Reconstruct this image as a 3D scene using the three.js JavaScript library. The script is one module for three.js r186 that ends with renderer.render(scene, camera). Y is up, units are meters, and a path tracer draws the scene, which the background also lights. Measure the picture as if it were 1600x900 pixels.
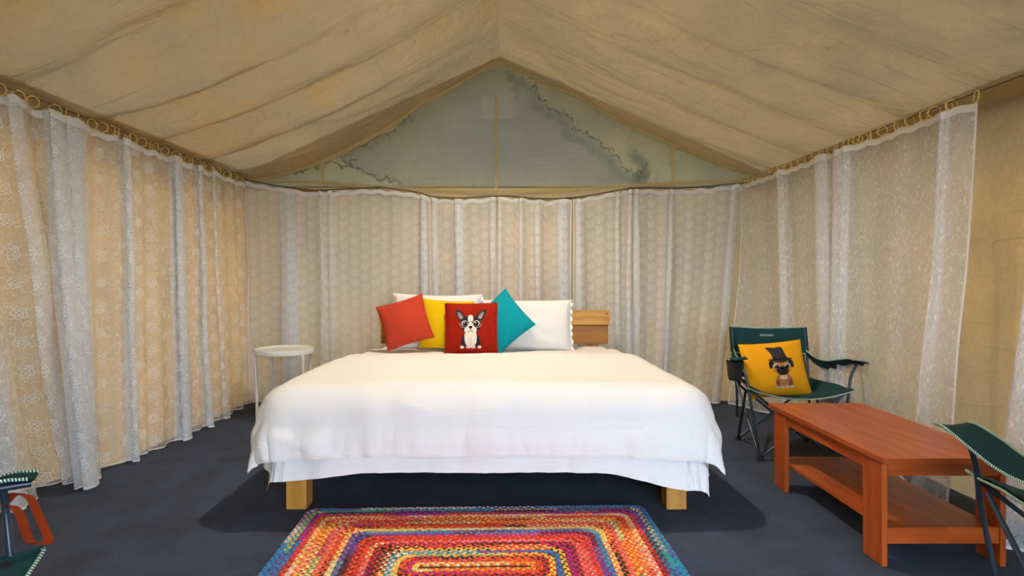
import * as THREE from 'three';
import { RoundedBoxGeometry } from 'three/addons/geometries/RoundedBoxGeometry.js';
import { mergeGeometries, mergeVertices } from 'three/addons/utils/BufferGeometryUtils.js';

// ------------------------------------------------------------------ camera, sky, sun, exposure
const F = 936, CX = 790, CY = 435, EYE = 1.07;          // focal length and principal point of a 1600 x 900 frame
const scene = new THREE.Scene();
const camera = new THREE.PerspectiveCamera(2 * Math.atan(450 / F) * 180 / Math.PI, 16 / 9, 0.05, 200);
camera.position.set(0, EYE, 0);
camera.lookAt(0, EYE, -5);
camera.setViewOffset(1600, 900, 800 - CX, 450 - CY, 1600, 900);
scene.background = new THREE.Color().setRGB(0.77, 0.93, 1.14);
scene.backgroundIntensity = 14;
const sun = new THREE.DirectionalLight(new THREE.Color().setRGB(1, 0.8, 0.5), 17);
sun.position.set(-9, 9, -4.5); sun.target.position.set(0, 1, -3);
sun.castShadow = true; sun.shadow.mapSize.set(2048, 2048);
Object.assign(sun.shadow.camera, { left: -7, right: 7, top: 7, bottom: -7, near: 0.5, far: 40 });
scene.add(sun, sun.target);
const LAMP = [-0.06, 2.865, -3.45], LAMP_POWER = 14;
const LAMP_COLOR = new THREE.Color().setRGB(1, 0.88, 0.7);
const EXPOSURE = 1.0;

const renderer = new THREE.WebGLRenderer({ antialias: true });
renderer.toneMapping = THREE.LinearToneMapping;
renderer.toneMappingExposure = EXPOSURE;
renderer.shadowMap.enabled = true;

// ------------------------------------------------------------------ helpers
const at = (px, py, d) => new THREE.Vector3((px - CX) / F * d, EYE + (CY - py) / F * d, -d);
function rng(seed) { let s = seed >>> 0; return () => { s = (s + 0x6d2b79f5) | 0; let t = Math.imul(s ^ (s >>> 15), 1 | s); t = (t + Math.imul(t ^ (t >>> 7), 61 | t)) ^ t; return ((t ^ (t >>> 14)) >>> 0) / 4294967296; }; }
const R = rng(7);
const lerp = (a, b, t) => a + (b - a) * t, clamp = (v, a = 0, b = 1) => Math.min(b, Math.max(a, v));
const smooth = (a, b, v) => { const t = clamp((v - a) / (b - a)); return t * t * (3 - 2 * t); };
function hash(i, j, s) { let h = Math.imul(i, 374761393) ^ Math.imul(j, 668265263) ^ Math.imul(s, 2147483629); h = Math.imul(h ^ (h >>> 13), 1274126177); return ((h ^ (h >>> 16)) >>> 0) / 4294967296; }
function vnoise(x, y, per = 0, s = 1) {                 // value noise in -1..1, periodic where per > 0
  const xi = Math.floor(x), yi = Math.floor(y), fx = x - xi, fy = y - yi;
  const w = per > 0 ? (k) => ((k % per) + per) % per : (k) => k;
  const u = fx * fx * fx * (fx * (fx * 6 - 15) + 10), v = fy * fy * fy * (fy * (fy * 6 - 15) + 10);
  const a = hash(w(xi), w(yi), s), b = hash(w(xi + 1), w(yi), s), c = hash(w(xi), w(yi + 1), s), d = hash(w(xi + 1), w(yi + 1), s);
  return 2 * (a + (b - a) * u + (c - a) * v + (a - b - c + d) * u * v) - 1;
}
function fbm(x, y, oct = 4, per = 0, s = 1) { let v = 0, a = 0.5, f = 1; for (let o = 0; o < oct; o++) { v += a * vnoise(x * f, y * f, per * f, s + o * 17); a *= 0.5; f *= 2; } return v; }
const counts = new Map();
function numbered(name) { const n = counts.get(name) || 0; counts.set(name, n + 1); return n ? `${name}_${String(n).padStart(3, '0')}` : name; }
function tag(o, label, category, group, kind) { o.userData.label = label; if (category) o.userData.category = category; if (group) o.userData.group = group; if (kind) o.userData.kind = kind; return o; }
function thing(name, label, category, pos = [0, 0, 0], turn = 0, group) { const o = new THREE.Group(); o.name = numbered(name); scene.add(o); o.position.set(...pos); o.rotation.y = turn; return tag(o, label, category, group); }
function struct(name) { const o = new THREE.Group(); o.name = name; o.userData.kind = 'structure'; scene.add(o); return o; }
function mesh(name, geo, mat, parent) { const m = new THREE.Mesh(geo, mat); m.name = parent ? name : numbered(name); m.castShadow = m.receiveShadow = true; (parent || scene).add(m); return m; }
const V = (x, y, z) => new THREE.Vector3(x, y, z);
function grid(nu, nv, f, uvf) {                         // f(u, v) -> [x, y, z]; u, v in 0..1
  const p = [], uv = [], idx = [];
  for (let j = 0; j <= nv; j++) for (let i = 0; i <= nu; i++) { const q = f(i / nu, j / nv, i, j); p.push(q[0], q[1], q[2]); const t = uvf ? uvf(i / nu, j / nv, q, i, j) : [i / nu, j / nv]; uv.push(t[0], t[1]); }
  for (let j = 0; j < nv; j++) for (let i = 0; i < nu; i++) { const a = j * (nu + 1) + i, b = a + 1, c = a + nu + 1, d = c + 1; idx.push(a, b, d, a, d, c); }
  const g = new THREE.BufferGeometry(); g.setAttribute('position', new THREE.Float32BufferAttribute(p, 3)); g.setAttribute('uv', new THREE.Float32BufferAttribute(uv, 2)); g.setIndex(idx); g.computeVertexNormals(); return g;
}
function uvMetres(g, grain = 'x', off = 0) {            // box-projected uv in metres, u along the grain axis
  g = g.index ? g.toNonIndexed() : g; const p = g.attributes.position, n = g.attributes.normal, uv = new Float32Array(p.count * 2);
  for (let i = 0; i < p.count; i++) {
    const P = { x: p.getX(i), y: p.getY(i), z: p.getZ(i) }, N = { x: Math.abs(n.getX(i)), y: Math.abs(n.getY(i)), z: Math.abs(n.getZ(i)) };
    const k = N.x >= N.y && N.x >= N.z ? 'x' : N.y >= N.z ? 'y' : 'z', others = ['x', 'y', 'z'].filter((q) => q !== k);
    const a = others.includes(grain) ? grain : others[0], b = others.find((q) => q !== a);
    uv[2 * i] = P[a] + off; uv[2 * i + 1] = P[b] + off * 0.37;
  }
  g.setAttribute('uv', new THREE.BufferAttribute(uv, 2)); return g;
}
let woodOff = 0;
function plank(w, h, d, x, y, z, grain, r = 0.003) { const g = new RoundedBoxGeometry(w, h, d, 2, Math.min(r, w / 3, h / 3, d / 3)); woodOff += 0.731; const q = uvMetres(g, grain, woodOff); q.translate(x, y, z); return q; }
function tube(pts, r, seg = 0, sides = 10) {
  const c = pts.length === 2 ? new THREE.LineCurve3(pts[0], pts[1]) : new THREE.CatmullRomCurve3(pts, false, 'centripetal');
  return new THREE.TubeGeometry(c, seg || (pts.length === 2 ? 1 : pts.length * 8), r, sides, false);
}
function shell(outer, nu, nv, thick) {                   // gives a grid surface a second face: outer(i, j) positions, thick(i, j) along -normal
  const p = outer.attributes.position, n = outer.attributes.normal, g = outer.clone(), q = g.attributes.position;
  for (let k = 0; k < p.count; k++) { const t = thick(k % (nu + 1), Math.floor(k / (nu + 1))); q.setXYZ(k, p.getX(k) - n.getX(k) * t, p.getY(k) - n.getY(k) * t, p.getZ(k) - n.getZ(k) * t); }
  const ix = Array.from(g.index.array); for (let k = 0; k < ix.length; k += 3) [ix[k], ix[k + 1]] = [ix[k + 1], ix[k]]; g.setIndex(ix); g.computeVertexNormals();
  return mergeGeometries([outer, g]);
}
// textures
function texture(w, h, f, srgb = true, repeat) {         // f(x, y) -> grey 0..1 or [r, g, b] 0..1 (sRGB values when srgb)
  const d = new Uint8Array(w * h * 4);
  for (let y = 0; y < h; y++) for (let x = 0; x < w; x++) { const c = f(x, y), k = 4 * (y * w + x); if (typeof c === 'number') d[k] = d[k + 1] = d[k + 2] = clamp(c) * 255; else { d[k] = clamp(c[0]) * 255; d[k + 1] = clamp(c[1]) * 255; d[k + 2] = clamp(c[2]) * 255; } d[k + 3] = 255; }
  const t = new THREE.DataTexture(d, w, h); finish(t, srgb, repeat); return t;
}
function finish(t, srgb, repeat) { t.wrapS = t.wrapT = THREE.RepeatWrapping; t.magFilter = THREE.LinearFilter; t.minFilter = THREE.LinearMipmapLinearFilter; t.generateMipmaps = true; t.anisotropy = 8; if (srgb) t.colorSpace = THREE.SRGBColorSpace; if (repeat) t.repeat.set(repeat[0], repeat[1]); t.needsUpdate = true; }
function painted(w, h, draw, srgb = true, repeat) { const c = document.createElement('canvas'); c.width = w; c.height = h; draw(c.getContext('2d'), w, h); const t = new THREE.CanvasTexture(c); finish(t, srgb, repeat); return t; }
const phys = (o) => new THREE.MeshPhysicalMaterial({ roughness: 0.9, side: THREE.DoubleSide, ...o });
const std = (o) => new THREE.MeshStandardMaterial({ roughness: 0.6, side: THREE.DoubleSide, ...o });
const lin = (r, g, b) => new THREE.Color().setRGB(r, g, b);

// ------------------------------------------------------------------ materials
const clothBump = texture(1024, 1024, (x, y) => {        // creases and weave of tent canvas, 1.6 m a side
  const u = x / 128, v = y / 128; let c = 0.5 + 0.42 * fbm(u, v, 5, 8, 3);
  const r = 1 - Math.abs(vnoise(u * 0.5 + 0.5 * fbm(u, v, 3, 8, 9), v * 2, 0, 21)); c += 0.12 * Math.pow(Math.max(0, r), 10);
  return c + 0.03 * ((x ^ y) & 1);
}, false, [1 / 1.6, 1 / 1.6]);
const CANVAS = [0.57, 0.48, 0.34], WALL = [0.65, 0.56, 0.41], WALL_LEFT = [0.66, 0.54, 0.325], GABLE = [0.57, 0.55, 0.445];                    // sRGB of clean tent cloth
function blotch(u, v, s) { const a = fbm(u * 1.1, v * 1.1, 5, 0, s), b = fbm(u * 4, v * 4, 4, 0, s + 50), c = vnoise(u * 90, v * 90, 0, s + 9); return [a, b, c]; }
function canvasMap(w, h, wm, hm, s, warm, marks, CANVAS_ = CANVAS) {
  return painted(w, h, (g) => {
    const im = g.createImageData(w, h), d = im.data;
    for (let y = 0; y < h; y++) for (let x = 0; x < w; x++) {
      const [a, b, c] = blotch(x / w * wm, y / h * hm, s), k = 4 * (y * w + x), m = 1 + 0.1 * a + 0.09 * b + 0.03 * c, t = warm * smooth(-0.25, 0.4, a + 0.5 * b);
      d[k] = 255 * clamp(CANVAS_[0] * m * (1 - 0.02 * t)); d[k + 1] = 255 * clamp(CANVAS_[1] * m * (1 - 0.09 * t)); d[k + 2] = 255 * clamp(CANVAS_[2] * m * (1 - 0.22 * t)); d[k + 3] = 255;
    }
    g.putImageData(im, 0, 0);
    if (marks) { g.translate(0, h); g.scale(w / wm, -h / hm); marks(g); }
  }, true, [1 / wm, 1 / hm]);
}
function wiggly(g, pts, width, color, seed, jit = 0.02, step = 0.012) {   // an irregular stain edge
  const r = rng(seed); g.lineCap = 'round';
  for (let i = 0; i + 1 < pts.length; i++) {
    const [x0, y0] = pts[i], [x1, y1] = pts[i + 1], n = Math.max(2, Math.round(Math.hypot(x1 - x0, y1 - y0) / step)); let lx = x0, ly = y0;
    for (let k = 1; k <= n; k++) { const t = k / n, e = Math.sin(Math.PI * t), x = lerp(x0, x1, t) + e * jit * fbm(k * 0.35, i * 3.1, 3, 0, seed), y = lerp(y0, y1, t) + e * jit * fbm(k * 0.35, i * 3.1 + 40, 3, 0, seed); g.strokeStyle = color(0.35 + 0.65 * r()); g.lineWidth = width * (0.5 + r()); g.beginPath(); g.moveTo(lx, ly); g.lineTo(x, y); g.stroke(); lx = x; ly = y; }
  }
}
const canvasMat = (map, o = {}) => phys({ map, bumpMap: clothBump, bumpScale: 0.03, roughness: 1, specularIntensity: 0.2, transmission: 0.06, thickness: 0, ...o });
// roof uv: u = distance up the slope from the eave, v = -z + 1.5
const roofMarksRight = (g) => {
  wiggly(g, [[1.75, 5.35], [1.55, 5.2], [1.45, 5.05], [1.1, 4.85], [0.95, 4.6], [0.6, 4.4]], 0.018, (a) => `rgba(120,84,40,${0.16 * a})`, 31, 0.1);
  wiggly(g, [[0.9, 5.9], [0.7, 5.6], [0.75, 5.3], [0.5, 5.0]], 0.015, (a) => `rgba(120,84,40,${0.12 * a})`, 33, 0.1);
};
const roofMarksLeft = (g) => {
  wiggly(g, [[1.95, 5.0], [1.7, 4.9], [1.5, 4.95], [1.2, 4.8]], 0.02, (a) => `rgba(120,84,44,${0.16 * a})`, 35, 0.12);
  wiggly(g, [[0.3, 5.9], [0.7, 5.5], [1.1, 5.7], [1.5, 6.1]], 0.02, (a) => `rgba(120,84,44,${0.12 * a})`, 36, 0.12);
};
const matRoofL = canvasMat(canvasMap(512, 1024, 2.6, 7.2, 11, 1, roofMarksLeft), { roughness: 0.5, specularIntensity: 0.9 });
const matRoofR = canvasMat(canvasMap(512, 1024, 2.6, 7.2, 12, 0.3, roofMarksRight), { roughness: 0.6, specularIntensity: 0.6 });
const matWall = canvasMat(canvasMap(512, 512, 3, 3, 13, 0.5, null, WALL)), matWallLeft = canvasMat(canvasMap(512, 512, 3, 3, 18, 0.5, null, WALL_LEFT));
// gable uv: u = x + 2.4, v = y - 1.7 (metres)
const gx = (px) => (px - CX) / F * 5.24 + 2.4, gy = (py) => EYE + (CY - py) / F * 5.24 - 1.7, gp = (a) => a.map(([x, y]) => [gx(x), gy(y)]);
const gableMarks = (g) => {
  const left = [[640, 178], [622, 200], [592, 213], [568, 228], [545, 233], [532, 240], [536, 252], [552, 262], [575, 272], [620, 284]];
  const right = [[815, 120], [838, 135], [846, 158], [868, 172], [892, 185], [899, 205], [925, 215], [944, 232], [965, 243], [972, 262], [990, 272], [1004, 268], [1010, 255]];
  const zone = [...left.slice().reverse(), [700, 130], [780, 105], ...right, [990, 290], [800, 300], [620, 290]];
  g.fillStyle = 'rgba(116,118,106,0.4)'; g.beginPath(); gp(zone).forEach(([x, y], i) => (i ? g.lineTo(x, y) : g.moveTo(x, y))); g.fill();
  for (let k = 0; k < 9; k++) { g.fillStyle = 'rgba(104,112,100,0.05)'; g.beginPath(); const rr = rng(80 + k); for (let i = 0; i < 26; i++) { const a = i / 26 * 6.283, q = 0.3 + 0.4 * rr(); g.lineTo(2.45 + Math.cos(a) * (0.5 + 0.08 * k) * (0.8 + 0.3 * q), 0.62 + Math.sin(a) * (0.2 + 0.03 * k) * (0.8 + 0.3 * q)); } g.fill(); }
  wiggly(g, gp(left), 0.012, (a) => `rgba(64,62,46,${0.55 * a})`, 41, 0.06);
  wiggly(g, gp(left.map(([x, y]) => [x + 7, y + 3])), 0.035, (a) => `rgba(92,94,78,${0.12 * a})`, 42, 0.06);
  wiggly(g, gp(right), 0.014, (a) => `rgba(70,70,56,${0.4 * a})`, 43, 0.07);
  wiggly(g, gp(right.map(([x, y]) => [x - 9, y + 8])), 0.07, (a) => `rgba(86,90,78,${0.1 * a})`, 44, 0.08);
  wiggly(g, gp([[790, 105], [806, 130], [802, 160]]), 0.05, (a) => `rgba(80,84,70,${0.12 * a})`, 45, 0.05);
  wiggly(g, gp([[985, 235], [1008, 258], [1003, 280], [992, 286]]), 0.09, (a) => `rgba(70,72,58,${0.1 * a})`, 46, 0.05);
  wiggly(g, gp([[470, 268], [500, 258], [560, 250]]), 0.014, (a) => `rgba(70,66,46,${0.5 * a})`, 47, 0.08);
  wiggly(g, gp([[462, 272], [468, 266], [476, 270]]), 0.016, (a) => `rgba(60,58,40,${0.6 * a})`, 48, 0.02);
  g.fillStyle = 'rgba(206,196,164,0.1)'; g.fillRect(gx(752), gy(186), 0.3, 0.2);
};
const matGable = canvasMat(canvasMap(1024, 512, 4.8, 1.5, 14, 0.25, gableMarks, GABLE));
const matTape = phys({ color: lin(0.52, 0.42, 0.2), bumpMap: clothBump, bumpScale: 0.002, transmission: 0.12, roughness: 1, specularIntensity: 0.2 });
const matBand = canvasMat(matWall.map, { color: lin(0.86, 0.9, 0.86) });

const carpetMap = texture(1024, 1024, (x, y) => { const n = 0.5 * hash(x, y, 5) + 0.5 * (0.5 + 0.5 * vnoise(x / 3, y / 3, 0, 6)), l = 0.05 * fbm(x / 128, y / 128, 3, 8, 7), v = 0.15 + 0.15 * n + l; return [v * 0.82, v * 0.99, v * 1.34]; }, true, [1, 1]);
const carpetBump = texture(1024, 1024, (x, y) => 0.5 * hash(x, y, 5) + 0.5 * (0.5 + 0.5 * vnoise(x / 3, y / 3, 0, 6)), false, [1, 1]);
const matCarpet = std({ map: carpetMap, bumpMap: carpetBump, bumpScale: 0.003, roughness: 1 });

function laceBase(g, w, h, a) { g.fillStyle = `rgb(${a},${a},${a})`; g.fillRect(0, 0, w, h); }
function wrapped(g, w, h, f) { for (const dx of [-w, 0, w]) for (const dy of [-h, 0, h]) { g.save(); g.translate(dx, dy); f(g); g.restore(); } }
const NET = 80, NET2 = 112;
const laceRose = painted(1024, 1024, (g, w, h) => {       // 0.56 m a side: roses in columns on fine netting
  laceBase(g, w, h, NET); const r = rng(51);
  g.strokeStyle = 'rgba(255,255,255,0.34)'; g.lineWidth = 1.6; for (let i = 0; i < 1024; i += 10.24) { g.beginPath(); g.moveTo(i, 0); g.lineTo(i, h); g.moveTo(0, i); g.lineTo(w, i); g.stroke(); }
  wrapped(g, w, h, () => {
    const q = rng(52);
    for (let c = 0; c < 4; c++) for (let k = 0; k < 4; k++) {
      const x = 128 + c * 256 + 12 * (q() - 0.5), y = 128 + k * 256 + (c % 2 ? 128 : 0), s = 50 + 14 * q(), ro = q() * 6;
      g.fillStyle = 'rgba(255,255,255,0.06)'; g.beginPath(); for (let i = 0; i <= 40; i++) { const a = i / 40 * 6.283, rr = s * (0.9 + 0.12 * Math.cos(5 * a + ro)); g.lineTo(x + rr * Math.cos(a), y + rr * Math.sin(a)); } g.fill();
      g.strokeStyle = 'rgba(255,255,255,0.55)'; g.lineWidth = 7; g.stroke();
      g.lineWidth = 6; for (const f of [0.62, 0.34]) { g.beginPath(); for (let i = 0; i <= 30; i++) { const a = i / 30 * 6.283, rr = s * f * (0.9 + 0.2 * Math.cos(4 * a + ro + f * 9)); g.lineTo(x + rr * Math.cos(a), y + rr * Math.sin(a)); } g.stroke(); }
      for (let l = 0; l < 7; l++) { const a = ro + l * 0.9; g.beginPath(); g.moveTo(x + s * Math.cos(a), y + s * Math.sin(a)); g.quadraticCurveTo(x + (s + 45) * Math.cos(a + 0.35), y + (s + 45) * Math.sin(a + 0.35), x + (s + 66) * Math.cos(a - 0.1), y + (s + 66) * Math.sin(a - 0.1)); g.lineWidth = 4; g.strokeStyle = 'rgba(255,255,255,0.4)'; g.stroke(); }
    }
    g.lineWidth = 3; for (let i = 0; i < 150; i++) { const x = q() * w, y = q() * h; g.strokeStyle = 'rgba(255,255,255,0.6)'; g.beginPath(); g.arc(x, y, 8 + 14 * q(), q() * 6, q() * 6 + 3); g.stroke(); }
  });
}, false, [1 / 0.56, 1 / 0.56]);
const laceDrop = painted(1024, 1024, (g, w, h) => {       // 0.44 m a side: staggered drop-shaped fans
  laceBase(g, w, h, NET2); const q = rng(61);
  g.strokeStyle = 'rgba(0,0,0,0.55)'; for (let i = 0; i < 2600; i++) { const x = q() * w, y = q() * h; g.lineWidth = 2 + 3 * q(); g.beginPath(); g.moveTo(x, y); g.lineTo(x + 6 * (q() - 0.5), y + 8 + 22 * q()); g.stroke(); }
  wrapped(g, w, h, () => {
    for (let c = 0; c < 4; c++) for (let k = 0; k < 4; k++) {
      const x = 128 + c * 256, y = 128 + k * 256 + (c % 2 ? 128 : 0);
      for (const f of [1, 0.74, 0.5, 0.26]) { g.strokeStyle = 'rgba(255,255,255,0.3)'; g.lineWidth = 8; g.beginPath(); for (let i = 0; i <= 36; i++) { const a = i / 36 * 6.283; g.lineTo(x + 108 * f * Math.sin(a) * (0.75 + 0.25 * Math.cos(a * 0.5)), y - 112 * f * Math.cos(a)); } g.stroke(); }
      for (let l = -3; l <= 3; l++) { g.lineWidth = 5; g.strokeStyle = 'rgba(255,255,255,0.22)'; g.beginPath(); g.moveTo(x, y + 100); g.quadraticCurveTo(x + l * 26, y + 10, x + l * 20, y - 80); g.stroke(); }
    }
  });
}, false, [1 / 0.36, 1 / 0.36]);
const laceLeaf = painted(1024, 1024, (g, w, h) => {       // 0.62 m a side: scrolling leaves
  laceBase(g, w, h, NET2); const q0 = rng(71);
  g.strokeStyle = 'rgba(0,0,0,0.45)'; for (let i = 0; i < 1500; i++) { const x = q0() * w, y = q0() * h; g.lineWidth = 2 + 3 * q0(); g.beginPath(); g.moveTo(x, y); g.lineTo(x + 10 * (q0() - 0.5), y + 8 + 18 * q0()); g.stroke(); }
  wrapped(g, w, h, () => {
    const q = rng(72);
    for (let k = 0; k < 900; k++) { const x = q() * w, y = q() * h, a = 1.57 + 1.5 * (q() - 0.5), l = 14 + 34 * q(); g.fillStyle = `rgba(255,255,255,${0.12 + 0.3 * q()})`; g.beginPath(); g.moveTo(x, y); g.quadraticCurveTo(x + l * 0.5 * Math.cos(a - 0.6), y + l * 0.5 * Math.sin(a - 0.6), x + l * Math.cos(a), y + l * Math.sin(a)); g.quadraticCurveTo(x + l * 0.5 * Math.cos(a + 0.6), y + l * 0.5 * Math.sin(a + 0.6), x, y); g.fill(); }
    for (let c = 0; c < 8; c++) {
      const x0 = 64 + c * 128; g.lineWidth = 4; g.strokeStyle = 'rgba(255,255,255,0.1)'; g.beginPath(); for (let y = 0; y <= h; y += 16) g.lineTo(x0 + 26 * Math.sin(y / h * 6.283 * 4 + c * 1.7), y); g.stroke();
    }
  });
}, false, [1 / 0.62, 1 / 0.62]);
const lace = (alphaMap) => phys({ color: lin(0.82, 0.84, 0.87), alphaMap, transparent: true, roughness: 0.75, specularIntensity: 0.2, transmission: 0.3, thickness: 0 });
const matRose = lace(laceRose), matDrop = lace(laceDrop), matLeaf = lace(laceLeaf);
const matHem = phys({ color: lin(0.78, 0.77, 0.76), transmission: 0.25, roughness: 0.8, specularIntensity: 0.3 });
const matRing = std({ color: lin(0.6, 0.46, 0.13), roughness: 0.35 });
const matCord = std({ color: lin(0.05, 0.045, 0.035), roughness: 0.9 });

const weave = texture(256, 256, (x, y) => 0.5 + 0.25 * Math.sin(x / 256 * 6.283 * 64) + 0.25 * Math.sin(y / 256 * 6.283 * 64) + 0.2 * (hash(x, y, 4) - 0.5), false, [10, 10]);
const stripe = texture(512, 512, (x, y) => 0.5 + 0.3 * Math.tanh(3 * Math.sin(y / 512 * 6.283 * 25)) + 0.16 * fbm(x / 32, y / 32, 4, 16, 3), false, [2, 2]);
const matDuvet = phys({ color: lin(0.84, 0.83, 0.82), bumpMap: stripe, bumpScale: 0.0006, roughness: 0.85, specularIntensity: 0.3 });
const matSheet = phys({ color: lin(0.82, 0.8, 0.8), bumpMap: stripe, bumpScale: 0.001, roughness: 0.85, specularIntensity: 0.3 });
const matPillow = phys({ color: lin(0.83, 0.82, 0.8), bumpMap: weave, bumpScale: 0.0006, roughness: 0.85, specularIntensity: 0.3 });
const dyed = (r, g, b) => phys({ color: lin(r, g, b), bumpMap: weave, bumpScale: 0.0008, roughness: 0.92, specularIntensity: 0.25 });

function woodMap(c0, c1, seed, knots) {
  return texture(1024, 512, (x, y) => {                   // u along the grain, 1.6 x 0.8 m
    let u = x / 1024 * 1.6, v = y / 512 * 0.8, kn = 0;
    for (const [ku, kv, kr] of knots) { const q = Math.hypot((u - ku) / 2.2, v - kv) / kr; if (q < 3) { kn = Math.max(kn, 1 - smooth(0.5, 1.1, q)); v += 0.012 * Math.exp(-q * q) * Math.sign(v - kv); } }
    const rings = 0.5 + 0.5 * Math.sin(60 * v + 7 * fbm(u * 1.5, v * 9, 4, 0, seed)), fine = 0.5 + 0.5 * vnoise(u * 26, v * 420, 0, seed + 3), t = clamp(0.55 * rings + 0.35 * fine + 0.3 * fbm(u * 2, v * 30, 3, 0, seed + 7) - 0.6 * kn);
    return [0, 1, 2].map((i) => lerp(c0[i], c1[i], t));
  }, true, [1 / 1.6, 1 / 0.8]);
}
const pineMap = woodMap([0.68, 0.46, 0.16], [0.8, 0.6, 0.27], 3, [[0.2, 0.2, 0.014], [0.62, 0.47, 0.016], [1.1, 0.3, 0.013], [1.42, 0.66, 0.016], [0.85, 0.7, 0.012]]);
const matPine = std({ map: pineMap, roughness: 0.55, bumpMap: pineMap, bumpScale: 0.0006 });
const matPineDark = std({ map: pineMap, color: lin(0.62, 0.53, 0.22), roughness: 0.55, bumpMap: pineMap, bumpScale: 0.0006 });
const teakMap = woodMap([0.6, 0.27, 0.09], [0.75, 0.38, 0.15], 9, []);
const matTeak = std({ map: teakMap, color: lin(1, 0.93, 0.72), roughness: 0.34, bumpMap: teakMap, bumpScale: 0.0002 });
const matTube = std({ color: lin(0.03, 0.05, 0.075), roughness: 0.32, metalness: 0.35 });
const matTeal = phys({ color: lin(0.007, 0.05, 0.053), bumpMap: weave, bumpScale: 0.001, roughness: 0.75, specularIntensity: 0.4 });
const matMesh = std({ color: lin(0.008, 0.008, 0.008), roughness: 0.8, bumpMap: weave, bumpScale: 0.001 });
const braidMap = texture(128, 32, (x, y) => { const k = Math.sin((x / 128 * 4 + y / 32) * 6.283) > 0.15; const n = 0.15 * hash(x, y, 8); return k ? [0.72 + n, 0.78 + n, 0.7 + n] : [0.05, 0.27 + n, 0.26 + n]; }, true, [20, 1]);
const matBraid = std({ map: braidMap, roughness: 0.9 });
const matWhiteMetal = std({ color: lin(0.8, 0.8, 0.77), roughness: 0.35 });

// ------------------------------------------------------------------ structure
const floor = struct('floor');
mesh('carpet', (() => { const g = new THREE.BoxGeometry(5.2, 0.02, 7.4); return uvMetres(g, 'x').translate(0, -0.01, -1.9); })(), matCarpet, floor);
const groundMat = std({ color: lin(0.3, 0.26, 0.19), map: null, bumpMap: clothBump, bumpScale: 0.05, roughness: 1 });
const ground = mesh('ground', grid(20, 20, (u, v) => [lerp(-30, 30, u), -0.03 - 0.02, lerp(30, -30, v)], (u, v) => [u * 60, v * 60]), groundMat); ground.userData.kind = 'structure';

const EAVE = [2.28, 1.965], RIDGE = [-0.05, 2.985], ZF = 1.45, ZB = -5.24;
function roofY(side, u, z) {                              // u: 0 eave, 1 ridge
  const base = lerp(EAVE[1], RIDGE[1], u), n = side < 0 ? 1 : 0.55, q = clamp(u);
  const sag = (side < 0 ? 0.105 : 0.05) * Math.sin(Math.PI * q);
  const zz = z + 0.07 * fbm(z * 2, u * 2, 3, 0, side < 0 ? 5 : 6);
  const billow = 0.27 * n * Math.pow(1 - q, 1.5) * Math.pow(q, 0.35) * Math.abs(Math.sin(Math.PI * zz / 0.55 + 0.6));
  const fold = 0.045 * n * Math.sin(Math.PI * q) * Math.pow(Math.max(0, 1 - Math.abs(vnoise(zz * 2.6 + u * 0.9, u * 0.8, 0, 8))), 6) + 0.02 * n * Math.sin(Math.PI * q) * Math.pow(Math.max(0, 1 - Math.abs(vnoise(zz * 5 - u * 2.2, u * 2, 0, 19))), 9);
  const wave = 0.07 * (side < 0 ? 1 : 0.3) * Math.sin(Math.PI * q) * (vnoise(z * 1.55 + u * 0.9, u * 0.7, 0, 27) + 0.5 * Math.abs(vnoise(z * 3.1 + u * 1.6, u, 0, 28)));
  return base - sag - billow * 0.8 + wave + fold + 0.035 * n * fbm(z * 1.3 + u, u * 3, 4, 0, side < 0 ? 15 : 16) * Math.sin(Math.PI * clamp(q * 1.02));
}
const ceiling = struct('ceiling');
const SLOPE = Math.hypot(EAVE[0], RIDGE[1] - EAVE[1]);
for (const s of [-1, 1]) mesh('roof_panel', grid(64, 190, (u, v) => { const uu = lerp(-0.09, 1, u), z = lerp(ZF + 0.3, ZB - 0.3, v); return [lerp(s * EAVE[0], RIDGE[0], uu), roofY(s, uu, z), z]; }, (u, v, p) => [lerp(-0.09, 1, u) * SLOPE, -p[2] + 1.5]), s < 0 ? matRoofL : matRoofR, ceiling);
for (const s of [-1, 1]) mesh('eave_band', grid(4, 120, (u, v) => { const z = lerp(ZF, ZB, v); return [s * (lerp(2.225, 2.262, u) + 0.004 * vnoise(z * 3, u, 0, 3)), lerp(1.87, 1.985, u) + 0.006 * vnoise(z * 2, 1, 0, 4) - 0.012 * Math.sin(Math.PI * u), z]; }, (u, v, p) => [p[2] + 3, p[1]]), s < 0 ? matWall : matBand, ceiling);
for (const s of [-1, 1]) mesh('gable_trim', grid(3, 60, (u, v) => { const t = lerp(0.02, 0.99, v), z = lerp(ZB + 0.012, ZB + 0.05, u); return [lerp(s * EAVE[0], RIDGE[0], t), roofY(s, t, z) - 0.006 - 0.014 * (1 - u), z]; }, (u, v, p) => [p[0] + 3, p[1] * 3]), matTape, ceiling);
// side walls
function sideWall(s) {
  const w = struct(s < 0 ? 'wall_left' : 'wall_right');
  mesh('wall_canvas', grid(160, 40, (u, v) => { const z = lerp(ZF, ZB - 0.02, u), y = lerp(0, 2.0, v); return [s * (2.29 + (s < 0 ? -0.05 + 0.19 * smooth(-3.55, -3.0, z) : -0.02) * (1 - v) + 0.05 * fbm(z * 1.6, y * 0.9, 4, 0, 20 + s) * Math.sin(Math.PI * clamp(v * 0.98 + 0.01)) + 0.012 * fbm(z * 6, y * 5, 3, 0, 24)), y, z]; }, (u, v, p) => [p[2] + 9, p[1]]), s < 0 ? matWallLeft : matWall, w);
}
sideWall(-1); sideWall(1);
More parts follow.
